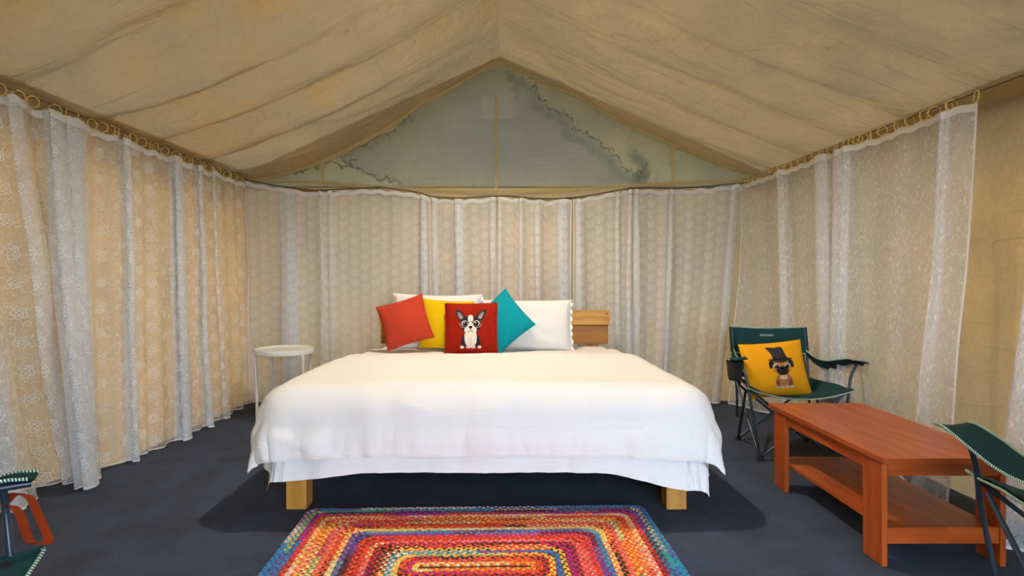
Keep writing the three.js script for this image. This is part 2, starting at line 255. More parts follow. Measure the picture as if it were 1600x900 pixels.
// back wall: gable, seams, and the wall cloth behind the curtains
const back = struct('wall_back');
mesh('gable_panel', grid(110, 44, (u, v) => { const x = lerp(-2.3, 2.3, u), k = x < RIDGE[0] ? (x + EAVE[0]) / (RIDGE[0] + EAVE[0]) : (EAVE[0] - x) / (EAVE[0] - RIDGE[0]), top = Math.max(1.96, lerp(EAVE[1], RIDGE[1], clamp(k)) + 0.03), y = lerp(1.86, top, v); const e = Math.sin(Math.PI * clamp(v)); return [x, y, ZB + 0.018 * fbm(x * 3, y * 5, 4, 0, 33) * e + 0.012 * e * Math.pow(Math.max(0, 1 - Math.abs(vnoise(x * 0.8 + y * 2.4, y * 7, 0, 36))), 6)]; }, (u, v, p) => [p[0] + 2.4, p[1] - 1.7]), matGable, back);
mesh('wall_canvas', grid(110, 40, (u, v) => { const x = lerp(-2.46, 2.36, u), y = lerp(0, 1.875, v); return [x, y, ZB + 0.03 * fbm(x * 2, y, 4, 0, 35) * Math.sin(Math.PI * v)]; }, (u, v, p) => [p[0] + 9, p[1]]), matWall, back);
const seamY = (x) => { const px = CX + x * F / 5.2, pts = [[370, 281], [430, 283], [500, 285], [590, 292], [680, 297], [777, 300], [880, 297], [960, 292], [1050, 286], [1150, 281], [1200, 280]]; let i = 0; while (i < pts.length - 2 && px > pts[i + 1][0]) i++; return EYE + (CY - lerp(pts[i][1], pts[i + 1][1], (px - pts[i][0]) / (pts[i + 1][0] - pts[i][0]))) / F * 5.2; };
mesh('seam_tape', grid(90, 2, (u, v) => { const x = lerp(-2.27, 2.27, u); return [x, seamY(x) + (v - 0.5) * 0.03, ZB + 0.035 - 0.01 * Math.abs(v - 0.5)]; }, (u, v, p) => [p[0] + 3, p[1]]), matTape, back);
for (const [px, y0, y1, w] of [[775, 300, 148, 0.026], [503, 286, 236, 0.03], [1053, 286, 226, 0.03]]) mesh('seam_tape', grid(2, 20, (u, v) => { const a = at(px, lerp(y0, y1, v), 5.2); return [a.x + (u - 0.5) * w + 0.004 * vnoise(v * 5, 1, 0, px), a.y, ZB + 0.03]; }, (u, v, p) => [p[1], p[0] + 3]), matTape, back);
mesh('seam_tape', grid(60, 1, (u, v) => { const x = lerp(-2.27, 2.27, u); return [x, seamY(x) - 0.085 + v * 0.02, ZB + 0.035]; }, (u, v, p) => [p[0], p[1]]), matBand, back);
// the entrance end behind the camera, with its open doorway
const front = struct('wall_front');
const flat = (x0, x1, y0, y1) => grid(24, 24, (u, v) => { const x = lerp(x0, x1, u), y = lerp(y0, y1, v); return [x, y, ZF + 0.03 * fbm(x * 2, y * 2, 3, 0, 61)]; }, (u, v, p) => [p[0] + 9, p[1]]);
const DOOR = [-0.1, 2.05, 2.0];
mesh('wall_canvas', flat(-2.46, DOOR[0], 0, 2.0), matWall, front); mesh('wall_canvas', flat(DOOR[1], 2.36, 0, 2.0), matWall, front);
mesh('gable_panel', grid(40, 12, (u, v) => { const x = lerp(-2.3, 2.3, u), k = x < RIDGE[0] ? (x + EAVE[0]) / (RIDGE[0] + EAVE[0]) : (EAVE[0] - x) / (EAVE[0] - RIDGE[0]); return [x, lerp(2.0, Math.max(2.0, lerp(EAVE[1], RIDGE[1], clamp(k)) + 0.03), v), ZF]; }, (u, v, p) => [p[0] + 9, p[1]]), matWall, front);

// ------------------------------------------------------------------ pendant lamp under the ridge (above the frame)
{
  const t = thing('pendant_lamp', 'small white cone lamp hanging from the tent ridge above the bed', 'lamp', [LAMP[0], 2.76, LAMP[2]]);
  const prof = [[0.155, 0], [0.15, 0.004], [0.11, 0.075], [0.06, 0.14], [0.03, 0.158], [0, 0.16], [0, 0.168], [0.034, 0.165], [0.066, 0.147], [0.117, 0.078], [0.158, 0.004], [0.155, 0]].map(([x, y]) => new THREE.Vector2(x, y));
  mesh('shade', new THREE.LatheGeometry(prof, 40), std({ color: lin(0.75, 0.73, 0.68), roughness: 0.5 }), t);
  mesh('cord', tube([V(0, 0.165, 0), V(0, 0.22, 0)], 0.004), matCord, t);
  mesh('bulb', new THREE.SphereGeometry(0.034, 20, 14).translate(0, LAMP[1] - 2.76, 0), std({ color: lin(1, 0.9, 0.7), emissive: lin(1, 0.74, 0.42), emissiveIntensity: 6 }), t);
  const l = new THREE.PointLight(LAMP_COLOR, LAMP_POWER, 0, 2); l.position.set(0, LAMP[1] - 2.76, 0); l.castShadow = true; l.shadow.radius = 1.8; l.shadow.mapSize.set(1024, 1024); l.shadow.camera.near = 0.05; t.add(l);
}

// ------------------------------------------------------------------ lace curtains
const XR = (a) => 2.03 + (5.1 - a) * 0.0413;
const SIDES = { left: (a, n) => [-2.2 + n, -a], back: (a, n) => [a, -5.1 + n], right: (a, n) => [XR(a) - n, -a] };
function knots(a0, a1, b0, b1, o) {
  const r = rng(o.seed), top = [], bot = [], n = o.n, amp = o.amp ?? 0.02, bamp = o.bamp ?? amp * 1.7, boff = typeof o.boff === 'function' ? o.boff : () => o.boff || 0;
  const folds = (o.folds || []).slice().sort((p, q) => p[0] - q[0]), dirA = Math.sign(a1 - a0), dirB = Math.sign(b1 - b0); let sgn = 1, f = 0;
  for (let i = 0; i <= n; i++) {
    const t = i === 0 ? 0 : i === n ? 1 : (i + 0.5 * (r() - 0.5)) / n;
    while (f < folds.length && folds[f][0] <= t) {
      const [ft, w, bw] = folds[f++]; const A = lerp(a0, a1, ft), B = lerp(b0, b1, ft), q = bw ?? w * 1.5;
      for (const [k, dn] of [[0, 0.004], [0.55, 0.012], [1, 0.02], [0.6, 0.032], [0.05, 0.03], [0.1, 0.046], [0.6, 0.052], [1.08, 0.03]]) { top.push([A + dirA * w * k, dn]); bot.push([B + dirB * q * k, dn * 1.5 + boff(ft)]); }
    }
    const last = top.length ? Math.abs(top[top.length - 1][0] - a0) : -1, A = lerp(a0, a1, t); if (Math.abs(A - a0) <= last + 0.008 && i < n) continue;
    const j = 0.45 + 0.75 * r(); top.push([A, amp * j * sgn + 0.005]); bot.push([lerp(b0, b1, t), bamp * j * sgn + boff(t)]); sgn = -sgn;
  }
  return [top, bot];
}
function curtain(name, label, group, mat, side, [top, bot], o) {
  const map = SIDES[side], t = thing(name, label, 'curtain', [0, 0, 0], 0, group);
  const N = top.length - 1, cu = (k) => new THREE.CatmullRomCurve3(k.map(([a, n]) => V(a, n, 0)), false, 'catmullrom', 0.5), ct = cu(top), cb = cu(bot), nu = N * 6, nv = o.rows || 30;
  const pt = [], pb = [], ul = [0]; for (let i = 0; i <= nu; i++) { pt.push(ct.getPoint(i / nu)); pb.push(cb.getPoint(i / nu)); if (i) ul.push(ul[i - 1] + 0.5 * (pt[i].distanceTo(pt[i - 1]) + pb[i].distanceTo(pb[i - 1]))); }
  const seed = o.seed || 1, ringStep = o.ringStep || 0.11, drop = (i) => 0.011 * Math.pow(Math.sin(Math.PI * (ul[i] / ringStep + 0.2 * vnoise(ul[i] * 2, 1, 0, seed))), 2) + 0.004 * vnoise(ul[i] * 9, 2, 0, seed);
  const topY = (i) => (o.ty ? o.ty(pt[i].x) : 1.868) - drop(i), botY = (i) => (o.by ? o.by(i / nu) : 0.012) + 0.008 * (1 + vnoise(ul[i] * 5, 3, 0, seed));
  const P = (i, v, off = 0) => {
    const e = v * (0.75 + 0.25 * v), w = Math.sin(Math.PI * Math.min(1, v)) * (o.wob ?? 0.012), a = lerp(pt[i].x, pb[i].x, e) + w * 1.2 * vnoise(ul[i] * 3, v * 2.5, 0, seed), n = lerp(pt[i].y, pb[i].y, e) + w * vnoise(ul[i] * 4 + 7, v * 3, 0, seed + 1) + off, [x, z] = map(a, n);
    return [x, lerp(topY(i), botY(i), v), z];
  };
  mesh('lace_panel', grid(nu, nv, (u, v, i, j) => P(i, j / nv), (u, v, p, i) => [ul[i], p[1]]), mat, t);
  const hb = 0.036 / 1.86;
  mesh('heading_tape', grid(nu, 4, (u, v, i, j) => { const q = P(i, 0.0, j < 1 || j > 3 ? 0.0 : 0.004); const yy = topY(i) + 0.006 - 0.036 * (j <= 2 ? j / 2 : 1 - (j - 3) * 0); const b = P(i, hb * Math.min(1, j / 3), [0, 0.005, 0.005, 0.001, 0][j]); return [b[0], b[1] + 0.005, b[2]]; }), matHem, t);
  if (o.hem !== 0) for (const [k0, k1] of [[0, 1], [nu - 1, nu]]) mesh('side_hem', grid(2, nv, (u, v, i, j) => { const a = P(k0, j / nv, 0.003), b = P(k1, j / nv, 0.003), A = V(...a), B = V(...b), L = A.distanceTo(B) || 1e-3, w = 0.01, s = k0 === 0 ? A : B, e = k0 === 0 ? B : A; const q = s.clone().lerp(e, u * w / L); return [q.x, q.y, q.z]; }), matHem, t);
  mesh('bottom_hem', grid(nu, 2, (u, v, i, j) => P(i, 1 - (o.hem === 0 ? 0.004 : 0.007) * (1 - j / 2), 0.002)), matHem, t);
  if (o.rings) {
    const r = rng(seed + 90), yr = (a) => (o.ty ? o.ty(a) : 1.868) + 0.022;
    for (const a of o.rings(r)) { const n = 0.004 + 0.006 * r(), [x, z] = map(a, n), g = new THREE.TorusGeometry(0.026, 0.0034, 7, 22); g.rotateY((side === 'back' ? 0 : Math.PI / 2) + (o.ringTurn ?? 1.3) * (r() - 0.5) * 2 + Math.PI / 2); g.rotateZ(0.2 * (r() - 0.5)); g.translate(x, yr(a), z); mesh('ring', g, matRing, t); }
  }
  if (o.hooks) for (const [a, w] of o.hooks) { const [x, z] = map(a, 0.0), y = o.ty(a); mesh('hook', mergeGeometries([new THREE.TorusGeometry(0.014, 0.003, 6, 14).rotateY(1.2).translate(x, y + 0.012, z), tube([V(x - w / 2, y + 0.02, z + 0.01), V(x, y + 0.012, z + 0.018), V(x + w / 2, y + 0.02, z + 0.01)], 0.005, 8, 6)]), matCord, t); }
  return t;
}
const spread = (a0, a1, n) => (r) => Array.from({ length: n }, (_, i) => lerp(a0, a1, (i + 0.15 + 0.7 * r()) / n));
const dl = (px) => 2.2 * F / (CX - px);
curtain('lace_curtain', 'rose lace curtain closest to the tent entrance, pulled across in a bright slanting sweep', null, matRose, 'left',
  knots(1.75, 2.9, 2.2, 3.33, { seed: 3, n: 12, amp: 0.035, bamp: 0.06, boff: (t) => -0.06 - 0.05 * t, folds: [[0.42, 0.14, 0.1], [0.43, 0.13, 0.1], [0.44, 0.12, 0.09], [0.74, 0.1, 0.14]] }), { seed: 4, hem: 0, rings: spread(2.05, 2.85, 7), by: (t) => 0.012 });
curtain('lace_curtain', 'wide rose lace curtain with a long bright fold hanging lowest along its near edge', null, matRose, 'left',
  knots(2.84, 3.94, 2.98, 3.92, { seed: 5, n: 11, amp: 0.016, bamp: 0.03, boff: (t) => 0.11 * Math.exp(-t * 9) - 0.06 + 0.12 * t, folds: [[0.0, 0.1, 0.1], [0.005, 0.09, 0.09], [0.1, 0.13, 0.1], [0.105, 0.12, 0.095], [0.11, 0.11, 0.09], [0.5, 0.06, 0.03], [0.505, 0.05, 0.03]] }), { seed: 6, hem: 0, rings: spread(2.9, 3.88, 13), by: (t) => 0.01 });
curtain('lace_curtain', 'rose lace curtain in narrow pleats running into the corner by the white stool', null, matRose, 'left',
  knots(3.88, 4.98, 3.86, 5.06, { seed: 7, n: 12, amp: 0.018, bamp: 0.03, boff: 0.05, folds: [[0.03, 0.09, 0.1], [0.035, 0.08, 0.09], [0.04, 0.07, 0.08], [0.3, 0.05, 0.06], [0.31, 0.045, 0.05], [0.5, 0.07, 0.08]] }), { seed: 8, hem: 0, rings: spread(3.95, 4.97, 14) });
const bx = (px) => (px - CX) / F * 5.1;
const backTop = [[370, 283], [385, 284], [430, 293], [480, 300], [510, 300], [590, 296], [640, 301], [680, 311], [720, 313], [777, 309], [800, 310], [850, 314], [900, 312], [940, 305], [989, 297], [1060, 298], [1110, 294], [1155, 289]];
const backY = (a) => { const px = CX + a * F / 5.1; let i = 0; while (i < backTop.length - 2 && px > backTop[i + 1][0]) i++; return EYE + (CY - lerp(backTop[i][1], backTop[i + 1][1], clamp((px - backTop[i][0]) / (backTop[i + 1][0] - backTop[i][0])))) / F * 5.1; };
const BG = { ty: backY, ringStep: 0.16 };
curtain('lace_curtain', 'wide drop-patterned lace curtain behind the white stool, with thick white gathers', null, matDrop, 'back',
  knots(bx(384), bx(672), bx(392), bx(674), { seed: 9, n: 12, amp: 0.007, bamp: 0.018, folds: [[0.19, 0.12, 0.14], [0.195, 0.11, 0.13], [0.4, 0.035, 0.05], [0.45, 0.03, 0.03], [0.95, 0.05, 0.05], [0.955, 0.045, 0.05]] }), { ...BG, seed: 10, hooks: [[bx(590), 0.05]] });
curtain('lace_curtain', 'narrow gathered lace curtain above the first white pillow and yellow cushion', null, matDrop, 'back',
  knots(bx(673), bx(776), bx(675), bx(777), { seed: 11, n: 6, amp: 0.012, bamp: 0.022, folds: [[0.02, 0.05, 0.05], [0.36, 0.07, 0.08], [0.37, 0.06, 0.07], [0.9, 0.05, 0.05]] }), { ...BG, seed: 12 });
curtain('lace_curtain', 'closely pleated lace curtain above the teal cushion, glowing amber behind', null, matDrop, 'back',
  knots(bx(778), bx(893), bx(779), bx(892), { seed: 13, n: 7, amp: 0.014, bamp: 0.024, folds: [[0.0, 0.04, 0.04], [0.28, 0.04, 0.05], [0.5, 0.05, 0.06], [0.8, 0.08, 0.09], [0.81, 0.07, 0.08]] }), { ...BG, seed: 14, hooks: [[bx(891), 0.08]] });
curtain('lace_curtain', 'lace curtain panel above the uncovered end of the wooden headboard', null, matDrop, 'back',
  knots(bx(895), bx(989), bx(896), bx(984), { seed: 15, n: 6, amp: 0.009, bamp: 0.02, folds: [[0.04, 0.06, 0.07], [0.7, 0.04, 0.06], [0.9, 0.04, 0.06]] }), { ...BG, seed: 16, hooks: [[bx(985), 0.03]] });
curtain('lace_curtain', 'lace curtain between the headboard and the corner by the camping chair with the amber cushion', null, matDrop, 'back',
  knots(bx(990), bx(1160), bx(988), bx(1125), { seed: 17, n: 9, amp: 0.009, bamp: 0.03, folds: [[0.0, 0.05, 0.08], [0.32, 0.04, 0.05], [0.325, 0.035, 0.045], [0.88, 0.06, 0.07]] }), { ...BG, seed: 18 });
const RG = { ty: () => 1.868, ringStep: 0.14 };
curtain('lace_curtain', 'flat leaf-patterned lace curtain hanging behind the camping chair', null, matLeaf, 'right',
  knots(5.1, 3.8, 5.02, 3.75, { seed: 19, n: 9, amp: 0.006, bamp: 0.018, boff: (t) => 0.19 * Math.pow(1 - t, 5) - 0.03, folds: [[0.5, 0.06, 0.06], [0.88, 0.12, 0.13], [0.885, 0.11, 0.12]] }), { ...RG, seed: 20, rings: spread(3.8, 5.05, 16) });
curtain('lace_curtain', 'broad flat leaf-patterned lace curtain hanging behind the coffee table', null, matLeaf, 'right',
  knots(3.74, 2.7, 3.78, 2.78, { seed: 21, n: 8, amp: 0.008, bamp: 0.022, boff: (t) => -0.02 + 0.11 * t, folds: [[0.0, 0.09, 0.08], [0.005, 0.08, 0.07], [0.1, 0.04, 0.04], [0.84, 0.04, 0.05]] }), { ...RG, seed: 22, rings: (r) => [...spread(3.4, 3.75, 6)(r), 3.33, 3.22, 3.12, 3.02, 2.95, 2.86, 2.84, 2.7] });
curtain('lace_curtain', 'leaf-patterned lace curtain hanging past a bare stretch of canvas, opposite the coffee table end', null, matLeaf, 'right',
  knots(2.36, 1.2, 2.4, 1.2, { seed: 23, n: 12, amp: 0.03, bamp: 0.05, boff: (t) => 0.22 * Math.exp(-4.5 * t) - 0.04, folds: [[0.02, 0.06, 0.06], [0.2, 0.06, 0.06]] }), { ...RG, seed: 24, rings: spread(1.2, 2.36, 9) });
// the cords that carry them
tag(mesh('curtain_cord', tube([V(-2.2, 1.918, 1.2), V(-2.2, 1.91, -1), V(-2.2, 1.912, -3), V(-2.2, 1.915, -5.1)], 0.0025, 60, 6), matCord), 'dark cord carrying the yellow rings of the rose lace curtains', 'cord');
tag(mesh('curtain_cord', tube([V(XR(-1.2), 1.915, 1.2), V(XR(1), 1.912, -1), V(XR(3), 1.91, -3), V(2.03, 1.915, -5.12)], 0.0025, 60, 6), matCord), 'dark cord carrying the yellow rings of the leaf-patterned curtains', 'cord');
tag(mesh('curtain_cord', tube(Array.from({ length: 30 }, (_, i) => { const a = lerp(-2.25, 2.05, i / 29); return V(a, backY(a) + 0.018, -5.105); }), 0.005, 120, 6), matCord), 'sagging dark cord above the curtains behind the bed', 'cord');

// ------------------------------------------------------------------ bed
const BX = -0.09;                                        // middle of the bed
{
  const t = thing('bed', 'low double bed with square pine legs and a two-board pine headboard', 'bed', [BX, 0, -3.8]);
  const L = (x, z) => plank(0.094, 0.33, 0.094, x - BX, 0.165, z + 3.8, 'y', 0.004);
  for (const [x, z] of [[-0.969, -2.817], [0.791, -2.817], [-0.969, -4.8], [0.791, -4.8]]) mesh('leg', L(x, z), matPine, t);
  for (const s of [-1, 1]) mesh('side_rail', plank(0.03, 0.14, 2.0, s * 0.895, 0.26, 0, 'z'), matPine, t);
  mesh('foot_rail', plank(1.72, 0.14, 0.03, 0, 0.26, 0.96, 'x'), matPine, t);
  for (let i = 0; i < 12; i++) mesh('slat', plank(1.76, 0.018, 0.07, 0, 0.32, -0.88 + i * 0.16, 'x'), matPine, t);
  const hx = 0.0;
  const hb = mesh('headboard', plank(1.86, 0.118, 0.045, hx, 0.752, -1.055, 'x', 0.006), matPine, t);
  mesh('headboard', plank(1.84, 0.15, 0.03, hx, 0.615, -1.062, 'x', 0.005), matPineDark, t);
  for (const x of [-0.8, 0.8]) mesh('headboard_post', plank(0.09, 0.78, 0.045, x, 0.39, -1.1, 'y'), matPine, t);
  mesh('nail', new THREE.SphereGeometry(0.007, 8, 6).translate(0.905, 0.785, -1.03), matCord, hb);
}
const mattress = tag(mesh('mattress', (() => { const g = new RoundedBoxGeometry(1.79, 0.2, 2.02, 5, 0.05); g.translate(BX, 0.43, -3.79); return uvMetres(g, 'x'); })(), matSheet), 'white covered mattress showing beside the pillows at the head of the bed', 'mattress');
// cloth laid over the mattress: z0 head edge, hw half width, ov overhang, foot z, top y
function draped({ zHead, zFoot, hw, y0, over, foot, r, flare, puff, nu, nv, tip = 0, seed, th, hwHead, slant = [0, 0] }) {
  const f = (u, v) => {
    const across = lerp(-1, 1, u), along = v;
    const aw = hw + over, L = zHead - zFoot, A = across * aw, B = along * (Math.abs(L) + foot);
    const hwz = lerp(hwHead ?? hw, hw, smooth(0, 1, Math.min(1, B / Math.abs(L))));
    const ax = Math.abs(A) * (Math.abs(A) < hw ? hwz / hw : 1), cx = Math.abs(A) < hw ? ax : hwz;
    let ea = Math.max(0, Math.abs(A) - hw), eb = Math.max(0, B - Math.abs(L)) * (1 + slant[A > 0 ? 1 : 0] * smooth(0.55, 1.05, Math.abs(A) / hw));
    const e = Math.pow(Math.pow(ea, 6) + Math.pow(eb, 6), 1 / 6) + tip * Math.pow(clamp(ea / over) * clamp(eb / foot), 1.5), h = Math.hypot(ea, eb) || 1;
    const q = r * Math.PI / 2; let o, d; if (e < q) { o = r * Math.sin(e / r); d = r * (1 - Math.cos(e / r)); } else { o = r + (e - q) * flare; d = r + (e - q) * Math.sqrt(1 - flare * flare); }
    const s = Math.sign(A), k = smooth(0, 0.12, e);
    let y = y0 - d, x = s * (cx + o * ea / h), z = -(zHead - Math.min(B, Math.abs(L))) + o * eb / h;
    const edge = Math.min(1, (1 - Math.abs(across)) * 12, (1 - along) * 14, along * 7);
    const top = puff * (0.75 + 0.5 * fbm(A * 1.3, B * 1.3, 3, 0, seed)) * smooth(0, 1, clamp(edge));
    const wr = 0.009 * fbm(A * 3.2, B * 2.2, 4, 0, seed + 2) + k * (0.032 * fbm(A * 6, B * 1.6, 4, 0, seed + 3) * smooth(0, 0.3, eb) + 0.014 * fbm(A * 22, B * 5, 3, 0, seed + 9) * smooth(0.15, 0.33, eb) + 0.016 * fbm(B * 7, A * 1.6, 3, 0, seed + 4) * smooth(0, 0.12, ea)) + 0.008 * Math.pow(Math.max(0, 1 - Math.abs(vnoise(A * 3 + B * 5, B * 3 - A, 0, seed + 6))), 8) * k;
    const nx = e > 0 ? s * ea / h * Math.min(1, e / q) : 0, nz = e > 0 ? eb / h * Math.min(1, e / q) : 0, ny = Math.sqrt(Math.max(0.02, 1 - nx * nx - nz * nz)), D = top + wr;
    return [BX + x + nx * D, y + ny * D, z + nz * D];
  };
  const g = grid(nu, nv, f, (u, v) => [u * 2.6, v * 2.4]);
  return shell(g, nu, nv, (i, j) => { const e = Math.min(1, Math.min(i, nu - i) / nu * 26, Math.min(j, nv - j) / nv * 26); return 0.0005 + th * Math.sqrt(e); });
}
const fl = tag(mesh('flat_sheet', draped({ zHead: 4.55, zFoot: 2.84, hw: 0.9, y0: 0.533, over: 0.4, foot: 0.385, r: 0.06, flare: 0.26, puff: 0.0, nu: 120, nv: 120, tip: 0.012, slant: [0.1, 0.2], seed: 5, th: 0.003 }), matSheet), 'thin white sheet hanging below the quilt over the bed legs', 'sheet');
const dv = tag(mesh('duvet', draped({ zHead: 4.1, zFoot: 2.84, hw: 0.9, hwHead: 0.86, y0: 0.538, over: 0.36, foot: 0.345, r: 0.13, flare: 0.42, puff: 0.034, nu: 190, nv: 170, tip: 0.035, slant: [0.06, 0.06], seed: 9, th: 0.02 }), matDuvet), 'puffy white striped quilt spread over the bed', 'quilt');

// ------------------------------------------------------------------ pillows and cushions
function cushionFaces(w, h, t, pinch = 0.07, pow = 0.5, n = 30, seed = 1) {
  const face = (s) => grid(n, n, (a, b) => { const u = 2 * a - 1, v = 2 * b - 1, e = Math.max(0, (1 - u * u) * (1 - v * v)); const x = w / 2 * u * (1 - pinch * (1 - v * v)), y = h / 2 * v * (1 - pinch * (1 - u * u)); return [x, y, s * (t / 2 * Math.pow(e, pow) * (1 + 0.12 * fbm(u * 2, v * 2, 3, 0, seed)) + 0.0015 + 0.004 * Math.min(1, e * 5) * fbm(u * 5, v * 5, 3, 0, seed + 3))]; }, (a, b) => [s > 0 ? a : 1 - a, b]);
  const f = face(1), k = face(-1), ix = Array.from(k.index.array); for (let i = 0; i < ix.length; i += 3) [ix[i], ix[i + 1]] = [ix[i + 1], ix[i]]; k.setIndex(ix); k.computeVertexNormals();
  const rim = []; for (let s = 0; s < 4; s++) for (let i = 0; i < 12; i++) { const c = -1 + 2 * i / 12, [u, v] = [[c, -1], [1, c], [-c, 1], [-1, -c]][s]; rim.push(V(w / 2 * u * (1 - pinch * (1 - v * v)), h / 2 * v * (1 - pinch * (1 - u * u)), 0)); }
  return [f, k, rim];
}
function pose(o, c, roll, lean, yaw) { o.position.copy(c); o.rotation.order = 'YXZ'; o.rotation.set(-lean, yaw, roll); }
function cushion(name, label, w, h, t, mat, c, roll, lean, yaw, o = {}) {
  const g = thing(name, label, o.category || 'cushion'); pose(g, c, roll, lean, yaw);
  const [f, k, rim] = cushionFaces(w, h, t, o.pinch, o.pow, 34, o.seed || 3);
  if (o.print) { mesh('front_panel', f, o.print, g); mesh('back_panel', k, mat, g); } else mesh('cover', mergeGeometries([f, k]), mat, g);
  if (o.piping) mesh('piping', new THREE.TubeGeometry(new THREE.CatmullRomCurve3(rim, true, 'catmullrom', 0.2), 120, o.piping, 6, true), o.pipingMat || mat, g);
  return g;
}
function frill(w, h, pinch, width, waves, sides) {       // the ruffled border of a pillow case
  const geos = [];
  for (const s of sides) geos.push(grid(80, 3, (u, v) => { const c = 2 * u - 1, o = v * width, wv = Math.sin(u * waves * 6.283 + 0.6 * vnoise(u * 9, 1, 0, s + 3)) * 0.012 * v; const [x, y] = s === 0 ? [w / 2 * (1 - pinch * (1 - c * c)) + o - 0.004 + 0.3 * wv, h / 2 * c * 1.02] : s === 1 ? [-(w / 2 * (1 - pinch * (1 - c * c)) + o - 0.004 + 0.3 * wv), h / 2 * c * 1.02] : [w / 2 * c * 1.02, (s === 2 ? 1 : -1) * (h / 2 * (1 - pinch * (1 - c * c)) + o - 0.004 + 0.3 * wv)]; return [x, y, wv]; }, (u, v) => [u, v]));
  return mergeGeometries(geos);
}
const PIL1 = cushion('pillow', 'white pillow standing behind the red and yellow cushions', 0.69, 0.43, 0.19, matPillow, at(682, 502, 4.6), -0.015, 0.16, 0, { category: 'pillow', pinch: 0.075, pow: 0.42, seed: 5 });
mesh('frill', frill(0.69, 0.43, 0.075, 0.022, 6, [0]), matPillow, PIL1);
const PIL2 = cushion('pillow', 'white pillow with a ruffled edge against the bare end of the headboard', 0.67, 0.385, 0.19, matPillow, at(823, 508, 4.5), -0.005, 0.22, 0, { category: 'pillow', pinch: 0.03, pow: 0.4, seed: 8 });
mesh('frill', frill(0.67, 0.385, 0.03, 0.02, 7, [0]), matPillow, PIL2);
const matRed = dyed(0.52, 0.055, 0.025), matYellow = dyed(0.82, 0.52, 0.004), matTealCushion = dyed(0.003, 0.28, 0.34), matDeepRed = dyed(0.3, 0.018, 0.008), matOrange = dyed(0.82, 0.4, 0.02);
cushion('cushion', 'plain red cushion tipped on its corner in front of the yellow one', 0.345, 0.335, 0.15, matRed, at(633, 503.5, 4.27), 0.29, 0.22, 0.06, { pinch: 0.07, seed: 11 });
cushion('cushion', 'plain yellow cushion partly behind the dog cushion on the bed', 0.38, 0.37, 0.13, matYellow, at(698, 507, 4.38), -0.06, 0.24, 0, { pinch: 0.06, seed: 13 });
cushion('cushion', 'plain teal cushion balanced on one corner beside the dog cushion', 0.36, 0.35, 0.14, matTealCushion, at(784, 503, 4.36), 0.70, 0.2, -0.05, { pinch: 0.07, seed: 15 });
const printMat = (draw, base) => phys({ map: painted(512, 512, draw), bumpMap: weave, bumpScale: 0.0006, roughness: 0.9, specularIntensity: 0.25 });
const S = (k) => k * 512 / 100;
function blob(g, fill, pts, close = true) { g.fillStyle = fill; g.beginPath(); const n = pts.length; for (let i = 0; i < n; i++) { const a = pts[i], b = pts[(i + 1) % n], mx = (a[0] + b[0]) / 2, my = (a[1] + b[1]) / 2; if (i === 0) { const z = pts[n - 1]; g.moveTo(S((z[0] + a[0]) / 2), S((z[1] + a[1]) / 2)); } g.quadraticCurveTo(S(a[0]), S(a[1]), S(mx), S(my)); } g.closePath(); g.fill(); }
const ell = (g, fill, x, y, rx, ry, rot = 0) => { g.fillStyle = fill; g.beginPath(); g.ellipse(S(x), S(y), S(rx), S(ry), rot, 0, 6.2832); g.fill(); };
const mir = (pts, c) => pts.map(([x, y]) => [2 * c - x, y]);
